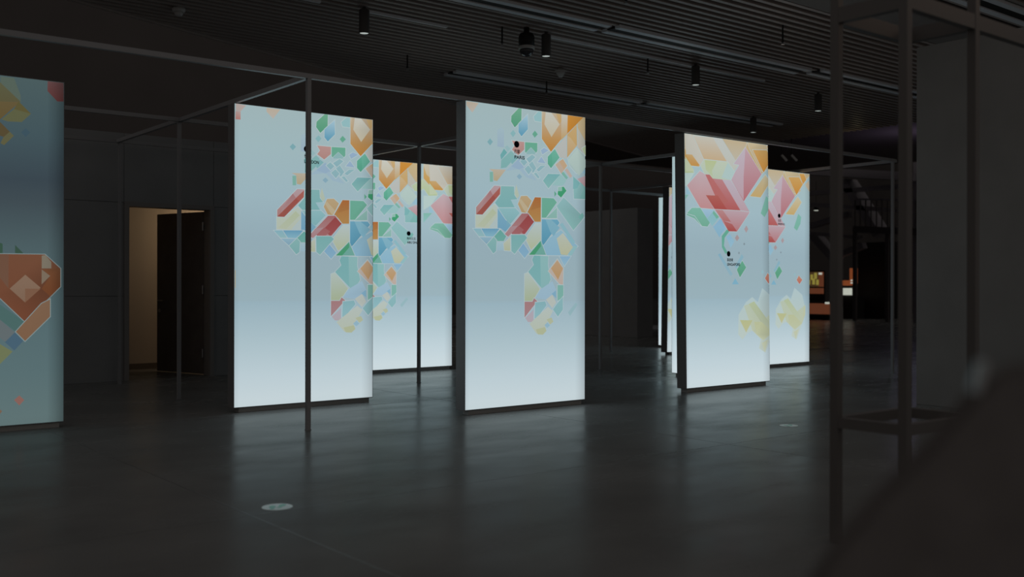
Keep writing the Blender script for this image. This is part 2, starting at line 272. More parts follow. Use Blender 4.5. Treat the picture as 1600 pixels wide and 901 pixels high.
# ---------------------------------------------------------------- light-box panels
TOP, FB, W = 3.0926, 0.0536, 1.594
ART = {
'M': [
([(1.345,2.635),(1.468,2.749),(1.58,2.69),(1.607,2.517),(1.468,2.48),(1.37,2.555)],(170,188,182),(160,182,182),1),
([(1.159,2.715),(1.328,2.874),(1.327,2.624),(1.225,2.634)],(182,180,174),(178,176,170),0),
([(0.502,2.437),(0.679,2.58),(0.913,2.367),(0.768,2.392),(0.678,2.469)],(150,175,192),(148,174,190),0),
([(0.572,2.489),(0.679,2.58),(0.75,2.502),(0.678,2.463)],(140,166,190),(140,166,190),0),
([(0.924,2.558),(0.976,2.62),(1.034,2.553)],(142,168,198),(138,164,190),1),
([(0.965,2.685),(1.011,2.716),(1.076,2.694),(0.988,2.643)],(142,168,198),(138,164,190),1),
([(0.803,2.536),(0.843,2.574),(0.906,2.495),(0.86,2.439)],(132,172,178),(126,166,176),1),
([(0.769,2.581),(0.849,2.632),(0.895,2.609),(0.814,2.541)],(132,172,178),(126,166,176),1),
([(0.906,2.477),(0.964,2.525),(1.034,2.531),(0.941,2.462)],(132,172,178),(126,166,176),1),
([(0.871,2.439),(0.906,2.45),(0.952,2.4),(0.929,2.39)],(132,172,178),(126,166,176),1),
([(0.689,2.549),(0.735,2.588),(0.786,2.548),(0.74,2.505)],(132,172,178),(126,166,176),1),
([(0.746,2.475),(0.797,2.518),(0.849,2.473),(0.803,2.421)],(132,172,178),(126,166,176),1),
([(0.867,3.026),(0.931,3.085),(0.977,3.084),(0.979,2.98),(0.884,2.983)],(138,182,186),(138,182,186),1),
([(0.007,3.086),(0.158,3.086),(0.079,2.982),(0.006,3.048)],(186,166,144),(184,170,158),0),
([(0.573,3.002),(0.667,3.09),(0.707,3.092),(0.703,2.967),(0.617,2.889),(0.569,2.944)],(96,160,124),(66,142,104),1),
([(0.666,2.929),(0.789,3.042),(0.791,2.888),(0.706,2.806),(0.666,2.846)],(160,192,208),(72,140,172),1),
([(0.558,2.823),(0.597,2.861),(0.63,2.83),(0.594,2.787)],(124,172,176),(124,172,176),0),
([(0.264,2.711),(0.299,2.748),(0.336,2.717),(0.299,2.678)],(112,160,168),(112,160,168),0),
([(0.393,2.842),(0.442,2.873),(0.477,2.85),(0.477,2.673),(0.393,2.675)],(156,180,190),(146,168,188),0),
([(0.486,2.678),(0.519,2.698),(0.563,2.668),(0.524,2.634)],(140,176,180),(140,176,180),0),
([(0.429,2.592),(0.477,2.66),(0.519,2.625),(0.442,2.546)],(90,158,156),(96,158,160),0),
([(0.442,2.541),(0.568,2.646),(0.607,2.619),(0.607,2.567),(0.507,2.473),(0.436,2.459)],(120,170,168),(112,165,162),0),
([(0.613,2.606),(0.658,2.58),(0.585,2.513),(0.568,2.525)],(112,165,168),(112,165,168),0),
([(0.58,2.751),(0.743,2.752),(0.742,2.674),(0.663,2.61),(0.58,2.66),(0.613,2.702)],(182,132,126),(172,118,108),1),
([(0.752,2.751),(0.918,2.757),(0.918,2.673),(0.901,2.653),(0.832,2.705),(0.763,2.642),(0.752,2.65)],(86,160,128),(92,158,132),1),
([(0.832,2.701),(0.895,2.653),(0.883,2.639),(0.775,2.63),(0.769,2.643)],(130,172,172),(130,172,172),0),
([(0.849,2.843),(0.884,2.882),(0.924,2.848),(0.882,2.809)],(84,156,126),(84,156,126),0),
([(0.287,2.442),(0.502,2.45),(0.389,2.327),(0.346,2.331),(0.338,2.418)],(184,166,144),(176,152,112),0),
([(0.295,2.413),(0.338,2.416),(0.338,2.317),(0.298,2.314)],(112,166,150),(112,166,150),0),
([(0.643,2.391),(0.678,2.421),(0.714,2.393),(0.678,2.363)],(124,160,178),(124,160,178),0),
([(0.98,3.104),(1.25,3.119),(1.249,2.826),(1.105,2.681),(0.979,2.806)],(192,172,146),(184,110,26),1),
([(1.036,3.119),(1.112,3.091),(1.225,2.981),(1.112,2.836),(1.014,2.961)],(200,196,186),(192,176,146),0),
([(0.977,3.095),(0.995,3.093),(0.994,2.963),(0.979,2.971)],(196,180,156),(190,150,96),0),
([(1.154,3.131),(1.25,3.124),(1.25,3.015),(1.225,2.986)],(196,160,106),(194,148,84),0),
([(1.25,3.115),(1.34,3.115),(1.334,2.888),(1.249,2.819)],(196,192,184),(190,146,84),0),
([(1.34,3.115),(1.581,3.108),(1.556,3.081),(1.334,2.892)],(200,126,34),(196,112,14),0),
([(1.334,2.883),(1.469,3.001),(1.475,2.782),(1.333,2.638)],(196,156,98),(188,140,72),0),
([(1.34,2.875),(1.389,2.847),(1.468,2.772),(1.333,2.643)],(196,164,118),(190,144,86),0),
([(1.481,3.02),(1.556,3.083),(1.669,3.131),(1.668,2.743),(1.481,2.974)],(194,166,116),(186,156,116),0),
([(1.481,2.974),(1.603,2.811),(1.593,2.737),(1.567,2.698),(1.481,2.764)],(186,176,158),(178,172,160),0),
([(1.06,2.626),(1.159,2.715),(1.225,2.63),(1.105,2.509),(1.06,2.55)],(86,166,138),(66,150,118),1),
([(1.117,2.68),(1.159,2.715),(1.225,2.63),(1.126,2.533)],(96,170,144),(76,156,128),0),
([(1.218,2.589),(1.273,2.62),(1.333,2.552),(1.29,2.504),(1.248,2.46),(1.165,2.549)],(186,160,138),(182,158,138),1),
([(1.218,2.589),(1.273,2.62),(1.333,2.552),(1.29,2.504)],(190,152,114),(190,152,114),0),
([(1.297,2.504),(1.333,2.525),(1.406,2.448),(1.375,2.423)],(184,160,148),(184,160,148),0),
([(1.248,2.465),(1.278,2.485),(1.345,2.426),(1.321,2.405)],(108,168,150),(108,168,150),0),
([(1.181,2.113),(1.284,2.213),(1.578,2.012),(1.423,1.869)],(132,176,178),(122,172,166),1),
([(1.418,2.425),(1.486,2.366),(1.548,2.401),(1.617,2.355),(1.718,2.259),(1.705,2.212),(1.43,2.207)],(130,178,176),(120,170,168),1),
([(1.418,2.444),(1.517,2.381),(1.477,2.32),(1.418,2.31)],(108,166,166),(108,166,166),0),
([(1.517,2.389),(1.628,2.394),(1.674,2.32),(1.674,2.21),(1.507,2.212),(1.577,2.316)],(118,172,168),(108,166,158),0),
([(1.477,2.421),(1.638,2.479),(1.688,2.431),(1.688,2.278)],(184,156,160),(178,120,126),0),
([(1.547,2.492),(1.618,2.571),(1.688,2.499),(1.638,2.471)],(140,178,196),(140,178,196),0),
([(1.491,2.018),(1.553,2.062),(1.578,2.026),(1.528,1.983)],(104,166,156),(104,166,156),0),
([(0.993,2.371),(1.064,2.447),(1.236,2.454),(1.069,2.295)],(104,162,164),(120,172,166),1),
([(1.236,2.454),(1.321,2.392),(1.272,2.334),(1.116,2.33)],(140,182,180),(140,182,180),0),
([(1.197,2.24),(1.206,2.317),(1.284,2.326),(1.323,2.285),(1.245,2.208)],(50,146,96),(34,138,84),1),
([(1.206,2.317),(1.26,2.325),(1.26,2.279),(1.2,2.274)],(132,178,162),(132,178,162),0),
([(1.152,2.273),(1.182,2.244),(1.154,2.212)],(76,152,116),(76,152,116),0),
([(0.435,2.28),(0.607,2.286),(0.612,2.199),(0.651,2.158),(0.562,2.149),(0.617,2.069),(0.408,2.064),(0.359,2.108),(0.43,2.189)],(118,168,166),(110,164,164),1),
([(0.562,2.149),(0.651,2.153),(0.673,2.08),(0.617,2.069)],(150,182,190),(150,182,190),0),
([(0.635,2.309),(0.674,2.194),(0.645,2.166),(0.612,2.217)],(176,184,166),(172,182,158),0),
([(0.119,1.979),(0.209,1.982),(0.354,2.095),(0.391,2.059),(0.391,1.849),(0.119,1.852)],(178,188,174),(180,186,164),1),
([(0.14,1.87),(0.332,2.047),(0.38,2.007),(0.224,1.856)],(172,180,144),(178,184,156),0),
([(0.391,1.849),(0.391,1.973),(0.283,1.858)],(172,186,184),(172,186,184),0),
([(0.395,2.055),(0.511,1.943),(0.511,1.853),(0.394,1.849)],(112,160,184),(98,150,178),1),
([(0.402,2.057),(0.623,2.068),(0.684,2.02),(0.561,1.902),(0.495,1.951)],(132,178,182),(116,166,170),1),
([(0.511,1.939),(0.567,1.893),(0.495,1.822),(0.44,1.85),(0.511,1.853)],(112,162,176),(92,146,178),0),
([(0.182,1.842),(0.418,1.85),(0.347,1.766),(0.235,1.767)],(88,144,176),(122,172,190),1),
([(0.087,1.838),(0.182,1.842),(0.235,1.767),(0.16,1.765)],(124,170,184),(136,176,178),1),
([(0.166,1.757),(0.337,1.761),(0.258,1.687)],(134,170,188),(118,154,172),1),
([(0.342,1.762),(0.429,1.841),(0.506,1.775),(0.472,1.726),(0.385,1.724)],(84,154,142),(98,160,148),1),
([(0.259,1.685),(0.345,1.765),(0.381,1.731),(0.375,1.623),(0.339,1.598)],(124,172,168),(112,162,162),1),
([(0.384,1.716),(0.466,1.718),(0.466,1.632),(0.384,1.631)],(156,184,194),(146,176,190),0),
([(0.472,1.704),(0.558,1.771),(0.558,1.63),(0.479,1.633)],(182,186,170),(172,176,142),1),
([(0.124,2.051),(0.349,2.279),(0.43,2.28),(0.424,2.198),(0.203,1.982),(0.124,1.981)],(176,142,146),(164,104,98),1),
([(0.124,1.981),(0.332,2.182),(0.428,2.271),(0.424,2.198),(0.203,1.982)],(164,74,62),(146,58,44),0),
([(0.188,2.083),(0.298,2.229),(0.332,2.186),(0.166,2.023)],(160,98,98),(166,124,124),0),
([(0.193,2.041),(0.332,2.182),(0.37,2.156),(0.198,1.989)],(150,56,46),(142,60,46),0),
([(0.656,2.109),(0.696,2.194),(0.776,2.201),(0.84,2.153),(0.767,2.024),(0.704,2.028)],(182,150,106),(176,138,88),1),
([(0.669,2.144),(0.695,2.166),(0.794,2.074),(0.767,2.024),(0.74,2.044)],(186,162,124),(186,162,124),0),
([(0.779,2.028),(0.882,2.192),(0.965,2.194),(0.963,1.941),(0.882,1.938),(0.824,2)],(168,92,32),(172,118,52),1),
([(0.882,2.192),(0.965,2.194),(0.964,2.094),(0.825,2.052)],(164,82,24),(160,98,38),0),
([(0.485,1.798),(0.708,2.016),(0.793,2.02),(0.869,1.938),(0.726,1.776),(0.614,1.766),(0.571,1.808),(0.53,1.771)],(156,84,84),(166,122,122),1),
([(0.651,1.868),(0.793,2.005),(0.873,1.938),(0.736,1.798)],(142,42,40),(150,58,58),0),
([(0.571,1.808),(0.661,1.89),(0.736,1.849),(0.632,1.766),(0.608,1.766)],(152,74,74),(156,84,84),0),
([(0.558,1.875),(0.661,1.89),(0.577,1.815),(0.516,1.782),(0.49,1.798)],(166,126,130),(162,112,114),0),
([(0.975,2.192),(1.14,2.195),(1.185,2.154),(1.033,1.986),(0.975,1.984)],(92,160,134),(90,158,128),1),
([(1.187,2.1),(1.187,1.988),(1.033,1.981)],(132,176,166),(124,170,158),1),
([(0.755,1.762),(0.888,1.921),(0.966,1.923),(0.965,1.746),(0.83,1.647)],(178,190,188),(172,178,138),1),
([(0.969,1.716),(1.242,1.866),(1.485,1.699),(1.332,1.597),(1.043,1.595)],(136,176,194),(126,170,194),1),
([(0.975,1.968),(1.193,1.974),(1.223,1.94),(1.009,1.709),(0.974,1.686)],(94,154,180),(66,134,162),1),
([(1.027,1.968),(1.104,1.971),(1.223,1.89),(1.139,1.797),(1.092,1.841)],(116,166,184),(110,162,182),0),
([(1.182,1.774),(1.272,1.837),(1.414,1.689),(1.332,1.6),(1.241,1.606)],(180,186,172),(180,178,140),0),
([(1.222,1.925),(1.266,1.942),(1.444,1.743),(1.414,1.712)],(128,174,184),(128,174,184),0),
([(1.424,1.705),(1.481,1.698),(1.291,1.483),(1.277,1.505)],(134,178,182),(134,178,182),0),
([(0.802,1.595),(0.961,1.746),(1.033,1.599)],(98,160,142),(96,156,142),1),
([(0.802,1.595),(0.958,1.738),(0.965,1.687),(0.878,1.596)],(58,142,98),(52,140,90),0),
([(0.567,1.793),(0.745,1.799),(0.777,1.77),(0.613,1.599),(0.571,1.627)],(108,164,162),(118,168,166),1),
([(0.66,1.636),(0.726,1.71),(0.807,1.625),(0.745,1.558)],(112,156,190),(124,166,190),1),
([(0.868,1.589),(1.066,1.585),(1.062,1.488),(1.101,1.339),(1.013,1.213),(0.792,1.419),(0.868,1.493),(0.845,1.544)],(108,164,164),(114,168,168),1),
([(0.955,1.586),(1.066,1.585),(1.062,1.488),(1.101,1.339),(1.013,1.221),(0.964,1.258)],(130,176,174),(124,172,172),0),
([(0.744,1.397),(0.792,1.412),(0.951,1.243),(0.848,1.111),(0.744,1.112)],(176,188,180),(160,170,132),1),
([(1.221,1.587),(1.383,1.59),(1.291,1.483)],(124,166,196),(136,176,194),1),
([(1.066,1.429),(1.191,1.557),(1.277,1.46),(1.271,1.287),(1.22,1.295)],(186,172,158),(184,160,146),1),
([(1.102,1.459),(1.191,1.545),(1.271,1.46),(1.201,1.34)],(184,146,108),(182,134,80),0),
([(1.194,1.283),(1.277,1.282),(1.276,1.159),(1.194,1.115)],(112,168,154),(112,168,154),1),
([(1.13,1.026),(1.184,1.085),(1.27,1.159),(1.27,1.023),(1.2,0.95)],(128,174,178),(120,168,170),1),
([(0.954,1.236),(1.121,1.324),(1.18,1.22),(1.042,1.131),(0.887,1.148)],(150,180,198),(146,176,196),0),
([(1.111,1.19),(1.17,1.227),(1.176,1.145)],(116,162,188),(116,162,188),0),
([(0.744,1.112),(0.848,1.111),(0.871,1.148),(0.915,1.115),(0.743,0.947)],(160,104,104),(158,112,114),1),
([(0.753,0.944),(0.863,1.03),(0.863,0.901),(0.79,0.902)],(170,158,170),(172,154,160),0),
([(0.887,1.103),(1.022,1.114),(1.042,1.072),(0.896,0.926),(0.877,0.942)],(122,168,174),(132,176,182),1),
([(0.809,0.884),(1.061,1.057),(1.13,1.011),(1.091,0.952),(0.963,0.77),(0.905,0.779)],(180,188,180),(176,182,160),0),
([(1.032,1.131),(1.121,1.183),(1.176,1.1),(1.12,1.041)],(180,184,174),(180,184,174),0),
([(0.895,0.823),(1.022,0.846),(1.041,0.804),(0.992,0.766),(0.924,0.771)],(170,174,134),(170,174,134),0),
([(1.041,0.923),(1.11,0.944),(1.136,0.899),(1.09,0.87)],(172,176,140),(172,176,140),0),
([(1.012,0.864),(1.051,0.893),(1.09,0.862),(1.051,0.834)],(136,172,190),(136,172,190),0),
([(1.341,0.992),(1.453,1.097),(1.48,1.073),(1.371,0.954)],(140,174,180),(140,174,180),0),
([(1.339,2.607),(1.468,2.74),(1.638,2.598),(1.497,2.456)],(176,194,186),(168,188,180),0),
([(1.751,3.148),(2.303,3.19),(2.302,2.798),(2.175,2.799),(2.101,2.717),(1.935,2.716),(1.75,2.859)],(200,190,172),(196,166,116),1),
([(1.751,3.063),(1.801,2.939),(2.049,2.757),(2.101,2.717),(1.935,2.716),(1.75,2.859)],(198,156,90),(190,132,48),0),
([(1.538,2.753),(1.679,2.837),(1.75,2.867),(2.007,2.635),(1.842,2.622),(1.75,2.723),(1.679,2.676),(1.588,2.68)],(182,192,160),(172,184,132),1),
([(1.75,2.617),(2.007,2.631),(1.883,2.483),(1.749,2.4)],(176,196,190),(176,196,190),0),
([(1.749,2.357),(1.903,2.364),(1.749,2.213)],(116,174,156),(130,182,178),0),
([(1.861,2.123),(1.944,2.203),(2.09,2.208),(2.258,2.041),(2.237,1.997),(2.131,2.002),(2.006,2.085)],(112,170,150),(102,162,138),1),
([(1.849,3.12),(1.988,3.075),(2.19,2.808),(2.111,2.729),(1.864,2.841)],(192,186,174),(192,182,166),0),
([(1.999,3.076),(2.353,3.093),(2.62,2.811),(2.19,2.808)],(192,184,170),(192,158,116),1),
([(2.353,3.093),(2.523,3.094),(2.842,2.79),(2.757,2.708),(2.62,2.811)],(188,188,182),(184,182,170),0),
([(2.523,3.101),(3.028,3.116),(3.026,3.032),(2.954,3.011),(2.748,2.806),(2.842,2.79)],(188,162,122),(184,174,156),0),
([(3.028,3.116),(3.459,3.131),(3.451,2.803),(3.299,2.707),(2.99,3.021)],(192,166,122),(192,148,84),1),
([(3.022,3.092),(3.735,3.086),(3.596,2.994),(3.344,2.73),(3.277,2.769),(3.066,3.014)],(194,172,132),(192,150,92),1),
([(3.126,3.004),(3.413,3.023),(3.515,2.913),(3.344,2.73)],(198,146,72),(194,118,26),1),
([(3.413,3.078),(3.55,3.087),(3.607,2.995),(3.515,2.913)],(200,142,60),(196,124,36),1),
([(3.573,2.91),(3.677,2.985),(3.711,2.78)],(188,166,138),(188,166,138),0),
([(1.864,2.845),(1.972,2.849),(2.111,2.729),(1.947,2.727)],(194,152,92),(190,126,48),0),
([(1.853,2.818),(2.011,2.657),(1.859,2.639)],(184,192,156),(184,192,156),0),
([(2.122,2.73),(2.19,2.808),(2.632,2.812),(2.769,2.694),(2.685,2.591),(2.341,2.588),(2.286,2.635),(2.197,2.633)],(184,192,170),(176,188,164),1),
([(2.201,2.802),(2.425,2.807),(2.332,2.679),(2.357,2.6),(2.22,2.686)],(176,184,130),(176,186,150),0),
([(2.632,2.804),(2.769,2.694),(2.685,2.591),(2.512,2.61)],(168,190,186),(168,190,186),0),
([(3.064,2.413),(3.378,2.707),(3.48,2.623),(3.276,2.409)],(194,180,146),(192,152,84),1),
([(2.978,3.02),(3.304,2.708),(2.938,2.341),(2.696,2.592),(2.769,2.694),(2.854,2.791),(2.748,2.798)],(188,158,172),(174,86,92),1),
([(2.978,3.02),(3.304,2.708),(3.148,2.551),(2.94,2.402)],(186,146,156),(172,96,102),0),
([(2.748,2.798),(2.978,3.016),(2.938,2.645),(2.936,2.356),(2.696,2.592),(2.769,2.694),(2.854,2.791)],(186,168,180),(180,142,152),0),
([(1.877,2.475),(2.109,2.663),(2.208,2.629),(2.382,2.387),(2.213,2.378),(2.366,2.216),(2.11,2.219)],(188,160,166),(188,122,122),1),
([(2.685,2.591),(2.523,2.588),(2.876,2.217),(3.055,2.21),(2.938,2.341)],(182,166,178),(180,142,150),0),
([(2.208,2.629),(2.286,2.632),(2.341,2.588),(2.523,2.588),(2.876,2.217),(2.606,2.212),(2.382,2.387)],(182,116,120),(170,66,62),0),
([(2.208,2.629),(2.286,2.632),(2.357,2.577),(2.632,2.326),(2.55,2.262),(2.382,2.387)],(178,88,86),(172,78,72),0),
([(2.213,2.378),(2.438,2.387),(2.618,2.213),(2.377,2.212)],(168,72,62),(162,48,42),0),
([(2.377,2.212),(2.876,2.217),(3.055,2.21),(2.799,1.957),(2.635,1.954)],(182,148,156),(176,100,102),1),
([(2.377,2.212),(2.525,2.213),(2.684,2.073),(2.534,2.082)],(178,118,118),(172,88,84),0),
([(2.534,2.082),(2.707,2.044),(2.799,1.957),(2.635,1.954)],(170,88,84),(160,48,44),0),
([(1.869,2.143),(1.957,2.212),(2.11,2.219),(2.283,2.043),(2.238,1.997),(2.138,2.001),(2.009,2.12)],(112,172,150),(98,160,132),1),
([(2.132,2.205),(2.366,2.206),(2.229,2.1)],(148,182,204),(134,170,196),0),
([(2.229,2.092),(2.354,2.193),(2.455,2.116),(2.328,2.008)],(122,174,182),(132,178,186),0),
([(2.354,2.196),(2.455,2.124),(2.409,2.1),(2.338,2.163)],(98,164,136),(98,164,136),0),
([(2.35,2.001),(2.489,2.11),(2.589,1.98),(2.449,1.886)],(122,166,198),(134,176,200),0),
([(2.942,1.992),(2.984,2.039),(3.019,1.994),(2.977,1.947)],(164,132,132),(164,132,132),0),
([(3.275,2.205),(3.389,2.434),(3.468,2.383),(3.445,2.272),(3.354,2.16)],(112,172,156),(104,166,142),0),
([(1.855,2.459),(1.939,2.377),(1.853,2.365)],(140,182,200),(140,182,200),0),
([(2.337,2.005),(2.478,2.028),(2.547,1.975),(2.46,1.872)],(128,172,198),(122,168,192),0),
([(2.588,1.884),(2.66,1.924),(2.745,1.833),(2.67,1.748)],(128,172,198),(140,180,200),0),
([(2.503,1.891),(2.604,1.977),(2.646,1.951),(2.559,1.874),(2.542,1.773),(2.612,1.691),(2.568,1.672),(2.505,1.753)],(80,156,128),(90,160,136),0),
([(2.754,1.874),(2.799,1.919),(2.842,1.877),(2.794,1.835)],(160,136,136),(160,136,136),0),
([(2.938,1.992),(2.978,2.031),(3.015,1.995),(2.976,1.952)],(164,138,140),(164,138,140),0),
([(2.916,1.804),(2.937,1.823),(2.958,1.805),(2.936,1.786)],(120,134,142),(120,134,142),0),
([(2.814,1.689),(2.832,1.708),(2.849,1.69),(2.831,1.671)],(120,134,142),(120,134,142),0),
([(2.427,1.66),(2.469,1.679),(2.706,1.424),(2.662,1.396)],(122,164,184),(134,170,184),0),
([(2.752,1.517),(2.887,1.678),(2.921,1.641),(2.794,1.48)],(126,168,184),(126,168,184),0),
([(2.786,1.48),(2.894,1.593),(2.971,1.51),(2.845,1.383)],(84,156,122),(70,144,106),1),
([(2.689,1.297),(2.754,1.372),(2.822,1.297)],(114,166,190),(114,166,190),0),
([(3.348,1.374),(3.405,1.443),(3.5,1.375),(3.423,1.306)],(188,120,92),(182,84,66),1),
([(3.273,1.458),(3.303,1.488),(3.326,1.458),(3.299,1.426)],(140,178,186),(140,178,186),0),
([(2.812,0.916),(2.958,1.071),(3.086,1.137),(3.197,1.069),(3.291,1.249),(3.499,1.134),(3.582,0.904),(3.497,0.677),(3.345,0.419),(3.214,0.48),(3.252,0.592),(3.085,0.709),(2.993,0.689),(2.884,0.602),(2.801,0.672)],(172,192,194),(184,194,180),0),
([(2.921,1.026),(3.013,1.048),(3.347,0.863),(3.582,0.973),(3.582,0.813),(3.497,0.677),(3.308,0.579),(3.085,0.709)],(178,188,164),(182,186,152),0),
([(3.013,1.048),(3.123,1.081),(3.479,0.769),(3.403,0.679)],(174,184,140),(180,186,158),0),
([(3.556,0.974),(3.582,0.904),(3.567,0.813),(3.517,0.768)],(184,186,146),(184,186,146),0),
([(3.122,0.821),(3.271,0.818),(3.497,0.677),(3.308,0.579),(3.159,0.663)],(180,182,136),(182,186,150),0),
([(2.837,0.849),(3.086,0.84),(2.957,0.69)],(178,178,122),(182,178,126),0),
([(3.271,0.546),(3.402,0.588),(3.326,0.427)],(184,188,156),(184,188,156),0)],
'A': [
([(1.027,3.08),(1.075,3.028),(1.236,2.881),(1.026,2.862)],(92,90,62),(92,82,50),0),
([(1.075,3.082),(1.182,3.082),(1.236,2.935),(1.236,2.881),(1.075,3.028)],(86,98,86),(86,98,86),0),
([(1.026,2.862),(1.232,2.88),(1.075,2.715),(1.026,2.671)],(104,84,48),(100,78,40),0),
([(1.219,2.883),(1.32,2.785),(1.182,2.812)],(94,82,42),(94,82,42),0),
([(1.182,2.812),(1.32,2.785),(1.244,2.705),(1.132,2.699),(1.083,2.712)],(96,94,60),(96,94,60),0),
([(1.026,2.724),(1.075,2.684),(1.148,2.611),(1.099,2.561),(1.026,2.581)],(88,70,40),(88,70,40),0),
([(1.148,2.611),(1.181,2.578),(1.103,2.49),(1.074,2.505),(1.099,2.561)],(98,92,58),(98,92,58),0),
([(1.24,2.614),(1.276,2.654),(1.315,2.621),(1.277,2.577)],(58,80,92),(58,80,92),0),
([(1.457,3.098),(1.607,3.107),(1.607,2.926),(1.539,2.919),(1.456,3.002)],(104,66,66),(100,44,42),0),
([(1.048,1.651),(1.093,1.633),(1.093,1.55),(1.048,1.549)],(50,78,60),(50,78,60),0),
([(1.192,1.626),(1.261,1.553),(1.192,1.552)],(50,74,58),(50,74,58),0),
([(1.048,1.544),(1.437,1.547),(1.567,1.424),(1.567,1.262),(1.274,0.953),(1.047,1.189)],(118,68,44),(116,58,34),1),
([(1.073,1.541),(1.141,1.542),(1.14,1.244),(1.047,1.374)],(112,72,52),(112,72,52),0),
([(1.275,1.366),(1.401,1.253),(1.274,1.122),(1.149,1.244)],(140,106,84),(132,96,74),0),
([(1.274,1.244),(1.401,1.243),(1.274,1.122)],(128,84,60),(128,84,60),0),
([(1.41,1.537),(1.44,1.543),(1.49,1.481),(1.49,1.424),(1.41,1.423)],(130,116,98),(130,116,98),0),
([(1.41,1.414),(1.481,1.357),(1.409,1.281)],(130,108,88),(130,108,88),0),
([(1.419,1.414),(1.567,1.424),(1.567,1.262),(1.48,1.176),(1.409,1.243),(1.481,1.357)],(118,66,36),(112,54,24),0),
([(1.047,1.125),(1.072,1.106),(1.269,0.953),(1.194,0.871),(1.072,0.976),(1.047,0.996)],(70,100,96),(70,100,96),0),
([(1.199,0.867),(1.409,1.111),(1.48,1.148),(1.48,0.995),(1.274,0.784)],(132,94,68),(130,88,60),1),
([(1.109,0.781),(1.191,0.862),(1.26,0.785),(1.187,0.703)],(66,92,112),(66,92,112),0),
([(1.046,0.783),(1.072,0.764),(1.173,0.695),(1.071,0.588),(1.046,0.571)],(112,116,76),(112,116,76),0),
([(1.047,0.977),(1.072,0.976),(1.191,0.862),(1.114,0.781),(1.072,0.819),(1.046,0.839)],(98,104,106),(98,104,106),0),
([(1.186,0.271),(1.228,0.309),(1.268,0.265),(1.228,0.221)],(144,92,82),(144,92,82),0),
([(1.054,0.22),(1.071,0.2),(1.091,0.18),(1.071,0.157)],(120,90,70),(120,90,70),0)],
'B': [
([(-0.327,3.093),(-0.218,3.083),(-0.273,3.022),(-0.327,3.02)],(180,158,150),(180,158,150),0),
([(-0.33,3.016),(-0.277,3.022),(-0.277,2.936),(-0.33,2.933)],(178,150,144),(180,106,96),0),
([(-0.347,1.427),(-0.328,1.427),(-0.328,1.25),(-0.348,1.25)],(196,150,70),(196,150,70),0)]}
BASE = [(3.10, (158,179,182)), (2.7, (157,181,186)), (2.2, (154,179,188)), (1.75, (147,170,180)), (1.35, (148,171,179)),
        (1.13, (150,173,182)), (1.10, (151,176,187)), (.7, (170,191,199)), (.35, (187,204,211)), (.12, (196,210,215)), (0, (194,208,212))]
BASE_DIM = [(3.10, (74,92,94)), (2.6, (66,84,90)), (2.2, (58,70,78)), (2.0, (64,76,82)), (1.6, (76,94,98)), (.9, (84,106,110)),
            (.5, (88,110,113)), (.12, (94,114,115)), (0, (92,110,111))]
def ramp(tab, h):
    for (h1, c1), (h0, c0) in zip(tab, tab[1:]):
        if h >= h0:
            t = max(0, min(1, (h - h0) / (h1 - h0))); return tuple(a*t + b*(1-t) for a, b in zip(c1, c0))
    return tab[-1][1]
def clip(poly, x0, x1, y0, y1):
    for ax, lim, sg in ((0, x0, 1), (0, x1, -1), (1, y0, 1), (1, y1, -1)):
        res = []
        for i, p in enumerate(poly):
            q = poly[i-1]; a = (q[ax]-lim)*sg; b = (p[ax]-lim)*sg
            if (a >= 0) != (b >= 0):
                t = a/(a-b); res.append(tuple(q[k]+(p[k]-q[k])*t for k in (0, 1)))
            if b >= 0: res.append(p)
        poly = res
        if len(poly) < 3: return []
    return poly
def area(p): return sum(p[i-1][0]*p[i][1] - p[i][0]*p[i-1][1] for i in range(len(p)))/2
def grow(p, d):
    if area(p) < 0: p = p[::-1]
    n = len(p); res = []
    for i in range(n):
        a, b, c = p[i-1], p[i], p[(i+1) % n]
        e1 = Vector((b[0]-a[0], b[1]-a[1])); e2 = Vector((c[0]-b[0], c[1]-b[1]))
        if e1.length < 1e-5 or e2.length < 1e-5: res.append(b); continue
        n1 = Vector((e1.y, -e1.x)).normalized(); n2 = Vector((e2.y, -e2.x)).normalized()
        m = n1 + n2
        if m.length < .3: m = n1
        m = m.normalized(); k = d / max(.45, m.dot(n1)); res.append((b[0]+m.x*k, b[1]+m.y*k))
    return res
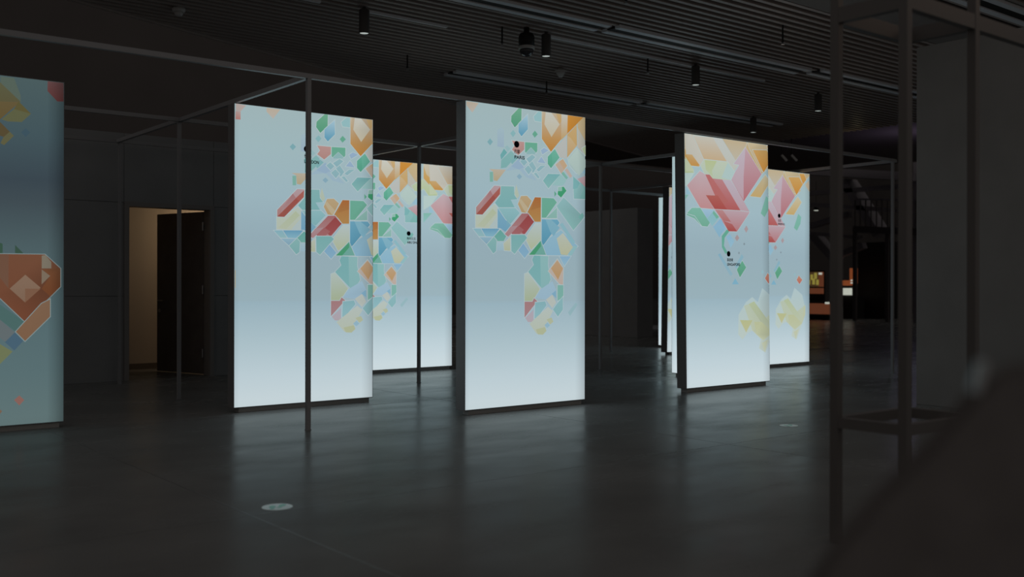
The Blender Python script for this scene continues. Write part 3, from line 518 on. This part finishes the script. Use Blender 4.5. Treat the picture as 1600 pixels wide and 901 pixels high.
def face_mesh(arts, off, width, base, gain, wash=.2):
    bm = bmesh.new(); lay = bm.loops.layers.float_color.new('print')
    def put(pts, y, colf):
        f = bm.faces.new([bm.verts.new((p[0], y, p[1])) for p in pts])
        f.normal_update()
        if f.normal.y > 0: f.normal_flip()
        for l in f.loops:
            c = colf(l.vert.co.x, l.vert.co.z); l[lay] = (*(min(1.0, lin(v)*gain) for v in c), 1)
    def edge_fade(s):
        return 1 - (.14 if base is BASE else .3)*max(0, (s - (width - .12))/.12) - .05*max(0, (.05 - s)/.05)
    ss = [0, .05, .4, .8, 1.2, width - .14, width - .07, width] if width > 1.5 else [0, .05, width/2, width]
    hs = sorted({FB, TOP, *[h for h, _ in base if FB < h < TOP]})
    for a, b in zip(ss, ss[1:]):
        for c, d in zip(hs, hs[1:]):
            put([(a, c), (b, c), (b, d), (a, d)], 0, lambda s, h: tuple(v*edge_fade(s) for v in ramp(base, h)))
    y = 0.0
    for pts, c1, c2, o in arts:
        q = [(a - off, h) for a, h in pts]
        for gr in ((1, 0) if o else (0,)):
            p = clip(grow(q, .0065) if gr else q, .002, width - .002, FB + .002, TOP - .002)
            if len(p) < 3 or abs(area(p)) < 2e-5: continue
            y -= .00006
            hi, lo = max(h for _, h in q), min(h for _, h in q)
            if gr: put(p, y, lambda s, h: tuple(v*edge_fade(s)*.65 + t*.35 for v, t in zip(ramp(base, h), (208, 214, 210))))
            else: put(p, y, lambda s, h: tuple(((a*(h-lo) + b*(hi-h))/(hi-lo+1e-6)*(1-wash) + wash*c)*edge_fade(s) for a, b, c in zip(c1, c2, ramp(base, h))))
    return bm
def text_bm(body, height, width, x, z, y, bold=0.0):
    cu = bpy.data.curves.new('text', 'FONT'); cu.body = body; cu.size = 0.1; cu.offset = bold
    to = bpy.data.objects.new('text', cu); C.objects.link(to)
    dg = bpy.context.evaluated_depsgraph_get(); me = bpy.data.meshes.new_from_object(to.evaluated_get(dg))
    C.objects.unlink(to); bpy.data.objects.remove(to)
    bm = bmesh.new(); bm.from_mesh(me)
    xs = [v.co.x for v in bm.verts]; ys = [v.co.y for v in bm.verts]
    sx = width/(max(xs)-min(xs)); sy = height/(max(ys)-min(ys)); x0, y0 = min(xs), min(ys)
    for v in bm.verts: v.co = Vector((x + (v.co.x-x0)*sx, y, z + (v.co.y-y0)*sy))
    for f in bm.faces:
        f.normal_update()
        if f.normal.y > 0: f.normal_flip()
    return bm
def city_label(parent, s, h, zh, zw, la, lw, y=-.016):
    bm = bmesh.new(); n = 28
    bm.faces.new([bm.verts.new((s + .034*math.cos(2*math.pi*i/n), y, h + .034*math.sin(2*math.pi*i/n))) for i in range(n)])
    for b, (ht, wd, z) in ((zh, (.042, zw, h - .094)), (la, (.035, lw, h - .148))):
        latin = b.isascii()                           # heavy strokes: the Chinese glyphs are laid three times a hair apart
        for i, d in enumerate((0,) if latin else (-.0011, 0, .0011)):
            t = text_bm(b, ht, wd, s - .028 + d, z, y - i*.0002, .0028 if latin else 0); me = bpy.data.meshes.new('t'); t.to_mesh(me); t.free(); bm.from_mesh(me)
    for f in bm.faces:
        f.normal_update()
        if f.normal.y > 0: f.normal_flip()
    o = link('city_label', bm, M['ink'], parent); o['label'] = 'black map pin dot above the city name'
    return o
GR = 'tall light-box map panels'
def panel(x, y, label, arts=(), off=0.0, width=W, base=BASE, gain=1.0, rz=0.0, depth=.15, lean=0.0):
    t = thing('display_panel', (x, y, 0), label, 'display panel', GR, rz)
    bm = bmesh.new(); box(bm, -.007, width + .007, 0.002, depth, FB - .008, TOP + .006, bev=.003)
    k = link('case', bm, M['case'], t)
    fm = face_mesh(arts, off, width, base, gain)
    k2 = link('lit_face', fm, M['print'], t)
    bm = bmesh.new(); box(bm, .055, width - .03, .02, depth - .03, 0, FB - .008)
    link('plinth', bm, M['plinth'], t)
    if lean:                                           # this panel stands very slightly out of plumb
        for o in t.children:
            if o.name.startswith('plinth'): continue
            for v in o.data.vertices: v.co.x += lean*(1.5 - v.co.z)
    return t
MAP, AMER, LOND = ART['M'], ART['A'], ART['B']
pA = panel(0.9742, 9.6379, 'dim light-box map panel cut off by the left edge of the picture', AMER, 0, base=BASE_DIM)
pB = panel(4.1867, 9.645, 'lit London map panel standing behind the dark front post', MAP + LOND, -.335)
city_label(pB, .787, 2.702, '伦敦', .072, 'LONDON', .17)
pC = panel(5.8815, 8.0537, 'lit Paris map panel, the largest in the middle of the hall', MAP, 0)
city_label(pC, .631, 2.717, '巴黎', .07, 'PARIS', .135)
pD = panel(9.1904, 8.1371, 'lit Singapore map panel with the big pink arrow shape', MAP, 1.841, gain=1.04, lean=.017)
city_label(pD, .772, 1.674, '新加坡', .112, 'SINGAPORE', .25)
pE = panel(12.4748, 9.8163, 'lit Beijing map panel with whole yellow Australia, behind the right side of Singapore panel', MAP, 2.10, gain=1.05)
city_label(pE, .775, 2.378, '北京', .075, 'BEIJING', .17)
pF = panel(7.4005, 12.6693, 'lit Abu Dhabi map panel behind a thin post, between London and Paris panels', MAP, .683, gain=1.07)
city_label(pF, .80, 2.043, '阿布扎比', .15, 'ABU DHABI', .235)
pG = panel(13.975, 12.80, 'far light-box panel, a pink and white sliver left of the Singapore panel', MAP, 2.85, lean=-.0155)
pD2 = panel(10.72, 9.745, 'plain white light box turned sideways directly behind the Singapore panel', width=1.42, rz=R(-90), gain=1.1)
pG2 = panel(15.5, 14.46, 'plain white light box turned sideways behind the far pink sliver panel', width=1.42, rz=R(-90), gain=1.15)

# ---------------------------------------------------------------- tube frame over the panels
fr = thing('steel_scaffold', (4.21, 8.12, 0), 'dark steel tube frame of thin posts and beams standing around the lit panels', 'scaffold')
ox, oy = 4.21, 8.12
TW, BZ = .037, 3.123
for x, y in ((4.21, 8.12), (4.21, 11.2), (4.24, 13.35), (7.4, 11.17), (10.72, 11.2), (13.87, 14.2), (13.72, 8.14)):
    o = link('post', boxm(-TW/2, TW/2, -TW/2, TW/2, .006, BZ), M['tube'], fr); o.location = (x - ox, y - oy, 0)
    o = link('foot_plate', boxm(-TW/2 - .004, TW/2 + .004, -TW/2 - .004, TW/2 + .004, 0, .006), M['tube'], fr); o.location = (x - ox, y - oy, 0)
for p, q in (((-5.5, 8.12), (13.72, 8.12)), ((-1.5, 11.17), (13.87, 11.17)), ((-1.5, 13.35), (4.24, 13.35)), ((4.24, 13.35), (6.3, 13.35)), ((9.6, 14.2), (15.6, 14.2)),
             ((4.21, 8.12), (4.21, 13.35)), ((7.4, 8.12), (7.4, 13.0)), ((10.72, 8.12), (10.72, 14.2)), ((13.78, 8.12), (13.87, 14.2))):
    link('beam', barm((p[0]-ox, p[1]-oy, BZ), (q[0]-ox, q[1]-oy, BZ), .04, .043), M['tube'], fr)

# ---------------------------------------------------------------- near truss tower on the right
P1, P2, P3, P4 = (4.44, 2.94), (4.44, 2.571), (5.09, 2.571), (5.09, 2.94)
tw = thing('truss_tower', (4.44, 2.571, 0), 'near black box frame tower of square tubes at the right of the picture', 'frame tower')
q = .046
for P in (P1, P2, P3, P4):
    link('post', boxm(P[0]-4.44-q/2, P[0]-4.44+q/2, P[1]-2.571-q/2, P[1]-2.571+q/2, 0, 3.3, bev=.003), M['tower'], tw)
for z in (.60, 2.625):
    for a, b in ((P1, P2), (P2, P3), (P3, P4), (P4, P1)):
        a3 = Vector((a[0]-4.44, a[1]-2.571, z)); b3 = Vector((b[0]-4.44, b[1]-2.571, z)); d = (b3-a3).normalized()*(q/2 - .002)
        link('crossbar', barm(a3+d, b3-d, .042, .052 if z < 1 else .075), M['tower'], tw)
link('long_beam', barm((.65 + q/2, 0, 2.625), (3.6, 0, 2.625), .042, .075), M['tower'], tw)

# ---------------------------------------------------------------- ceiling fittings
GT = 'recessed linear light troughs'
for (x0, x1, y0, lab) in ((4.9, 8.78, 9.14, 'long grey ceiling light trough nearest the top middle of the picture'),
                          (8.9, 12.9, 9.12, 'long grey ceiling light trough right of the dome camera'),
                          (13.05, 17.0, 9.0, 'grey ceiling light trough behind the near truss tower post'),
                          (8.87, 12.86, 12.55, 'far thin ceiling light trough above the Paris panel'),
                          (13.0, 16.8, 12.5, 'far thin ceiling light trough above the Singapore panel'),
                          (10.5, 14.5, 5.62, 'grey ceiling light trough in the top right corner')):
    t = thing('linear_light', (x0, y0, CZ - .02), lab, 'ceiling light', GT)
    for s in (-1, 1): link('rail', boxm(0, x1-x0, s*.12 - .045, s*.12 + .045, -.012, .03), M['alu'], t)
    link('diffuser', boxm(.01, x1-x0-.01, -.075, .075, .004, .02), M['black'], t)
for (x0, x1, y0, lab) in ((2.5, 5.5, 10.33, 'thin lighting track near the smoke detector'), (6.06, 7.25, 10.33, 'thin lighting track beside the leftmost hanging spotlight'),
                          (8.46, 13.0, 9.9, 'long thin lighting track beside the dome camera')):
    t = tag(link('light_track', boxm(0, x1-x0, -.018, .018, -.03, 0), M['alu']), lab, 'light track', 'ceiling lighting tracks')
    t.location = (x0, y0, CZ)
dl = None
for i, (x, y, lab) in enumerate(((6.02, 10.24, 'leftmost black cylinder spotlight hanging above the gap between London and Paris'),
                  (8.42, 9.8, 'black cylinder spotlight hanging just right of the dome camera'),
                  (11.31, 9.83, 'black cylinder spotlight hanging above left of the Singapore panel'),
                  (15.66, 12.18, 'lowest black cylinder spotlight just above the Singapore panel'),
                  (14.57, 10.0, 'black cylinder spotlight left of the near tower post'))):
    if dl is None:
        dl = thing('pendant_spotlight', (x, y, 4.19), lab, 'spotlight', 'cylinder spotlights on the ceiling')
        bm = bmesh.new(); lathe(bm, [(.056, .012), (.058, .0), (.06, .004), (.06, .27), (.05, .28), (.02, .285), (.02, .31)], 0, 0); link('housing', bm, M['housing'], dl, True)
        bm = bmesh.new(); lathe(bm, [(.0, .006), (.05, .006), (.05, .011), (0, .011)], 0, 0); link('lens', bm, M['lens'], dl)
    else: copy_tree(dl, (x, y, 4.19), lab)
t = thing('dome_camera', (8.08, 9.78, 4.5), 'black dome security camera hanging from the ceiling, top middle', 'security camera')
bm = bmesh.new(); lathe(bm, [(.035, 0), (.035, -.06), (.085, -.08), (.1, -.12), (.1, -.235)], 0, 0); link('housing', bm, M['black'], t, True)
bm = bmesh.new(); lathe(bm, [(.1, -.235), (.102, -.24), (.102, -.27), (.09, -.275)], 0, 0); link('collar', bm, M['white'], t, True)
bm = bmesh.new(); lathe(bm, [(.088, -.272), (.086, -.3), (.072, -.335), (.045, -.358), (.0, -.366)], 0, 0); link('dome', bm, M['glass'], t, True)
t = thing('smoke_detector', (4.37, 11.65, 4.5), 'small white smoke detector on the ceiling at upper left', 'smoke detector')
bm = bmesh.new(); lathe(bm, [(.075, .0), (.075, -.03), (.068, -.04), (.055, -.045)], 0, 0); link('base', bm, M['white'], t, True)
bm = bmesh.new(); lathe(bm, [(.05, -.045), (.045, -.075), (.03, -.09), (0, -.092)], 0, 0); link('sensor_cap', bm, M['white'], t, True)
t = thing('ceiling_sensor', (9.95, 11.25, 4.44), 'small grey upside-down cone on the ceiling above the Paris panel', 'ceiling sensor')
bm = bmesh.new(); lathe(bm, [(.02, .06), (.085, .01), (.088, 0)], 0, 0); link('flange', bm, M['white'], t, True)
bm = bmesh.new(); lathe(bm, [(.08, 0), (.045, -.06), (.028, -.085), (0, -.087)], 0, 0); link('cone', bm, M['white'], t, True)
sp = None
for x, y, lab in ((7.75, 12.0, 'tiny sprinkler head above the Abu Dhabi panel'), (7.88, 10.02, 'tiny sprinkler head left of the dome camera'),
                  (10.53, 10.04, 'tiny sprinkler head above right of the grey cone sensor'), (10.45, 12.15, 'tiny sprinkler head above the top of the Paris panel'),
                  (10.57, 7.77, 'tiny sprinkler head at upper right before the tower post'), (7.74, 7.7, 'tiny sprinkler head at the top edge right of centre')):
    if sp is None:
        sp = thing('sprinkler_head', (x, y, 4.3), lab, 'sprinkler', 'ceiling sprinkler heads')
        bm = bmesh.new(); lathe(bm, [(.011, .28), (.011, .04), (.016, .035), (.016, .02)], 0, 0, 12); link('pipe', bm, M['black'], sp)
        bm = bmesh.new(); lathe(bm, [(.008, .02), (.012, .0), (.024, -.005), (.024, -.009), (0, -.01)], 0, 0, 12); link('deflector', bm, M['steel'], sp)
    else: copy_tree(sp, (x, y, 4.3), lab)

# two small tilted spotlights hanging beyond the slats
ts = None
for px, py, lab in ((1225, 246, 'left of two tiny tilted spotlights above the Beijing panel'), (1240.5, 249, 'right of two tiny tilted spotlights above the Beijing panel')):
    a = (px-800)/FPX; zc = 24.0
    loc = Vector((math.cos(YAW)*a*zc + math.sin(YAW)*zc, -math.sin(YAW)*a*zc + math.cos(YAW)*zc, EYE + (445.5-py)/FPX*zc))
    if ts is None:
        ts = thing('tilted_spotlight', loc, lab, 'spotlight', 'small tilted spotlights')
        link('head', barm((-.05, .04, .07), (.05, -.04, -.07), .05, .05), M['white'], ts)
        link('rod', barm((-.05, .04, .07), (-.05, .04, 5.6 - loc.z), .016, .016), M['black'], ts)
    else: copy_tree(ts, (loc.x, loc.y, ts.location.z), lab)
# ---------------------------------------------------------------- floor stickers
def footprint(bm, cx, cy, a, k):
    n = 20
    for (dy, rx, ry) in ((.012, .017, .03), (-.032, .012, .014)):
        vs = []
        for i in range(n):
            px, py = rx*k*math.cos(2*math.pi*i/n), dy*k + ry*k*math.sin(2*math.pi*i/n)
            vs.append(bm.verts.new((cx + px*math.cos(a) - py*math.sin(a), cy + px*math.sin(a) + py*math.cos(a), .0022)))
        bm.faces.new(vs)
for (x, y, r, lab) in ((2.61, 5.41, .088, 'round white floor sticker with green footprints, nearest the camera'),
                       (7.8, 5.66, .083, 'round pale green floor sticker left of the near tower')):
    t = thing('floor_sticker', (x, y, 0), lab, 'floor sticker', 'round floor stickers')
    bm = bmesh.new(); lathe(bm, [(r, 0), (r, .0015)], 0, 0, 40); link('disc', bm, M['sticker'], t)
    bm = bmesh.new(); footprint(bm, -.03, .0, YAW*-1 + .2, 1.15); footprint(bm, .03, .005, YAW*-1 - .1, 1.15); link('footprints', bm, M['green'], t)

# low cabinet far back in the gap left of the Singapore panel
cb = thing('low_cabinet', (21.7, 20.9, 0), 'low dark cabinet with a pale base, far back left of the sideways white box', 'cabinet', None, -YAW)
link('body', boxm(0, .9, 0, .45, .12, .86, bev=.01), M['board'], cb); link('base', boxm(.02, .88, .02, .43, 0, .12), M['alu'], cb)
link('cabinet_top', boxm(-.01, .91, -.01, .46, .86, .89), M['case'], cb)

# ---------------------------------------------------------------- big blurred seat in the near right corner
def camspace(xc, zc): return (math.cos(YAW)*xc + math.sin(YAW)*zc, -math.sin(YAW)*xc + math.cos(YAW)*zc)
sx, sy = camspace(.32, 1.0)
st = thing('padded_chair', (sx, sy, 0), 'large black padded chair, blurred, filling the lower right corner', 'chair', None, -YAW)
prof = [(.02, 0), (.02, .35), (-.03, .6), (-.06, .93), (-.017, 1.015), (.03, 1.07), (.0586, 1.102), (.0964, 1.137), (.13, 1.178), (.15, 1.2), (.19, 1.208), (.6, 1.21), (.66, 1.16), (.66, 0)]
bm = bmesh.new()
lo = [bm.verts.new((a, 0, h)) for a, h in prof]; hi = [bm.verts.new((a + .10*(1 - a/.66), .2, h - .03*h)) for a, h in prof]
bm.faces.new(lo); bm.faces.new(hi[::-1])
for i in range(len(prof)): bm.faces.new((lo[i-1], lo[i], hi[i], hi[i-1])[::-1])
bmesh.ops.recalc_face_normals(bm, faces=bm.faces)
bmesh.ops.bevel(bm, geom=list(bm.edges), offset=.015, segments=2, affect='EDGES')
link('backrest', bm, M['seat'], st)
bm = bmesh.new(); box(bm, .06, .62, -.45, .0, .30, .46, bev=.04); link('seat', bm, M['seat'], st)
bm = bmesh.new(); bar(bm, (.134, -.004, 1.176), (.141, -.004, 1.206), .007, .012)  # metal strip added to imitate the bright glint on the chair edge
o = link('edge_glint', bm, M['steel'], st); o['label'] = 'small shiny metal strip added as the highlight on the edge'

# ---------------------------------------------------------------- far atrium on the right
AX = 34.0
def ap(px, py, X=AX):                                   # a sight line met with the plane x = X, used to take sizes once
    a = (px-800)/FPX; dx = math.cos(YAW)*a + math.sin(YAW); dy = -math.sin(YAW)*a + math.cos(YAW); t = X/dx
    return (X, dy*t, EYE - (py-445.5)/FPX*t)
tr = Vector(ap(1256, 400)); tr.z = 0
truss = thing('steel_truss', tr, 'faint violet-grey steel truss of beams and diagonal braces far behind the near tower', 'truss')
def member(name, p, q, w, h, dx=0.0):
    link(name, barm(Vector(ap(*p)) - tr + Vector((dx, 0, 0)), Vector(ap(*q)) - tr + Vector((dx, 0, 0)), w, h), M['beam'], truss)
member('brace', (1318, 282), (1372, 366), .8, .3, .3)
member('brace', (1262, 352), (1322, 333), .3, .2, .25)
member('brace', (1266, 366), (1302, 406), .5, .3, .3)
member('brace', (1302, 399), (1345, 382), .3, .22, .25)
member('beam', (1256, 302), (1436, 288), .2, .16)
member('beam', (1256, 318), (1436, 330), .2, .16)
member('beam', (1256, 363), (1345, 370), .2, .14)
member('beam', (1256, 266), (1436, 276), .8, .3)
for px in (1256, 1436):
    e = Vector(ap(px, 400)); link('column', barm((0, e.y - tr.y, 0), (0, e.y - tr.y, 5.69), .3, .3), M['beam'], truss)
# mezzanine with a railing
P = Vector(ap(1336, 352, 33.0)); Q = Vector(ap(1440, 356, 33.0))
mz = thing('mezzanine_railing', P, 'far mezzanine railing with thin upright bars, behind the tower gap', 'railing')
D = Q - P
link('floor_edge', barm((0, 0, -.12), D + Vector((0, 0, -.12)), .3, .24), M['far'], mz)
for k in (0, .5, 1):
    c = D*k; link('support_post', barm(c + Vector((0, 0, -.24)), Vector((c.x, c.y, -P.z)), .12, .12), M['far'], mz)
link('handrail', barm((0, 0, .98), D + Vector((0, 0, .98)), .06, .06), M['beam'], mz)
for k in range(13):
    c = D*(k/12.0); link('baluster', barm(c, c + Vector((0, 0, .96)), .035, .035), M['tower'], mz)
# dark block under the mezzanine
p = ap(1340, 400, 36); q2 = ap(1395, 400, 36)
bx = link('dark_booth', boxm(0, 1.2, q2[1]-p[1], 0, 0, 3.0, bev=.02), M['black']); bx.location = (36, p[1], 0)
tag(bx, 'tall black booth under the mezzanine beside the orange kiosk', 'booth')
# orange cafe fittings
def slab(name, x0, y0, x1, y1, X, dep, m, parent, org):
    a = Vector(ap(x0, y0, X)); b = Vector(ap(x1, y1, X))
    return link(name, boxm(a.x-org.x, a.x-org.x+dep, b.y-org.y, a.y-org.y, b.z-org.z, a.z-org.z), M[m], parent)
g = Vector(ap(1258, 492, 33.0)); g.z = 0
cf = thing('cafe_counter', g, 'low orange-lit counter right of the Beijing panel', 'counter')
slab('front', 1258, 473, 1297, 490, 33.0, .5, 'orange_dim', cf, g)
slab('counter_top', 1256, 469.5, 1298, 473, 32.9, .7, 'black', cf, g)
slab('lamp', 1289, 471, 1295, 474, 32.8, .08, 'cream', cf, g)
a = ap(1258, 490, 33.0); b = ap(1297, 490, 33.0)
link('plinth', boxm(.03, .5, b[1]-g.y, 0, 0, a[2]), M['black'], cf)
g = Vector(ap(1265, 447, 35.0)); g.z = 0
sc = thing('menu_screen', g, 'lit yellow and brown screen just right of the Beijing panel', 'screen')
slab('frame', 1256, 422, 1287, 470, 35.1, .1, 'black', sc, g)
slab('picture', 1258, 424, 1278, 447, 35.0, .09, 'brown_lit', sc, g)
for i, (px, py, rr) in enumerate(((1268, 432, 3), (1274, 430, 3.4), (1271, 439, 3.2), (1277, 440, 3), (1264, 440, 2.6))):
    slab('picture_spot', px-rr*.6, py-rr*1.4, px+rr*.6, py+rr*1.4, 34.98, .02, 'yellow', sc, g)
slab('side_strip', 1279, 424, 1285, 447, 35.0, .09, 'orange_dim', sc, g)
slab('lower_strip', 1258, 449, 1285, 458, 35.0, .09, 'orange_dim', sc, g)
slab('price_mark', 1279, 425, 1284, 428, 34.97, .02, 'cream', sc, g)
link('stand', boxm(.2, .3, -1.0, -.4, 0, ap(1265, 470, 35.1)[2]), M['black'], sc)
g = Vector(ap(1317, 462, 35.0)); g.z = 0
k = thing('orange_kiosk', g, 'glowing orange kiosk sign seen between the two near tower posts', 'kiosk')
slab('upright_sign', 1327.5, 418, 1335.5, 442, 35.0, .2, 'orange', k, g)
slab('low_sign', 1314, 437, 1327.3, 445, 35.0, .2, 'orange', k, g)
slab('sign_mark', 1329, 436, 1334, 438, 34.96, .03, 'cream', k, g)
slab('sign_mark', 1329, 440, 1335, 442, 34.96, .03, 'cream', k, g)
slab('white_shade', 1316, 449, 1327, 460, 34.9, .2, 'cream', k, g)
a = ap(1314, 462, 35.0); b = ap(1337, 462, 35.0)
link('kiosk_base', boxm(0, .6, b[1]-g.y, 0, 0, a[2]), M['black'], k)
g = Vector(ap(1275, 327.5, 34.3))
t = thing('hanging_lamp', g, 'tiny far hanging lamp glinting right of the Beijing panel', 'lamp')
bm = bmesh.new(); lathe(bm, [(.1, 0), (.09, .1), (.03, .14)], 0, 0, 16); link('shade', bm, M['black'], t)
bm = bmesh.new(); lathe(bm, [(0, -.02), (.085, -.02), (.085, .01)], 0, 0, 16); link('bulb_disc', bm, M['cream'], t)
link('cord', barm((0, 0, .14), (0, 0, ap(1275, 276)[2] - g.z - .12), .012, .012), M['black'], t)
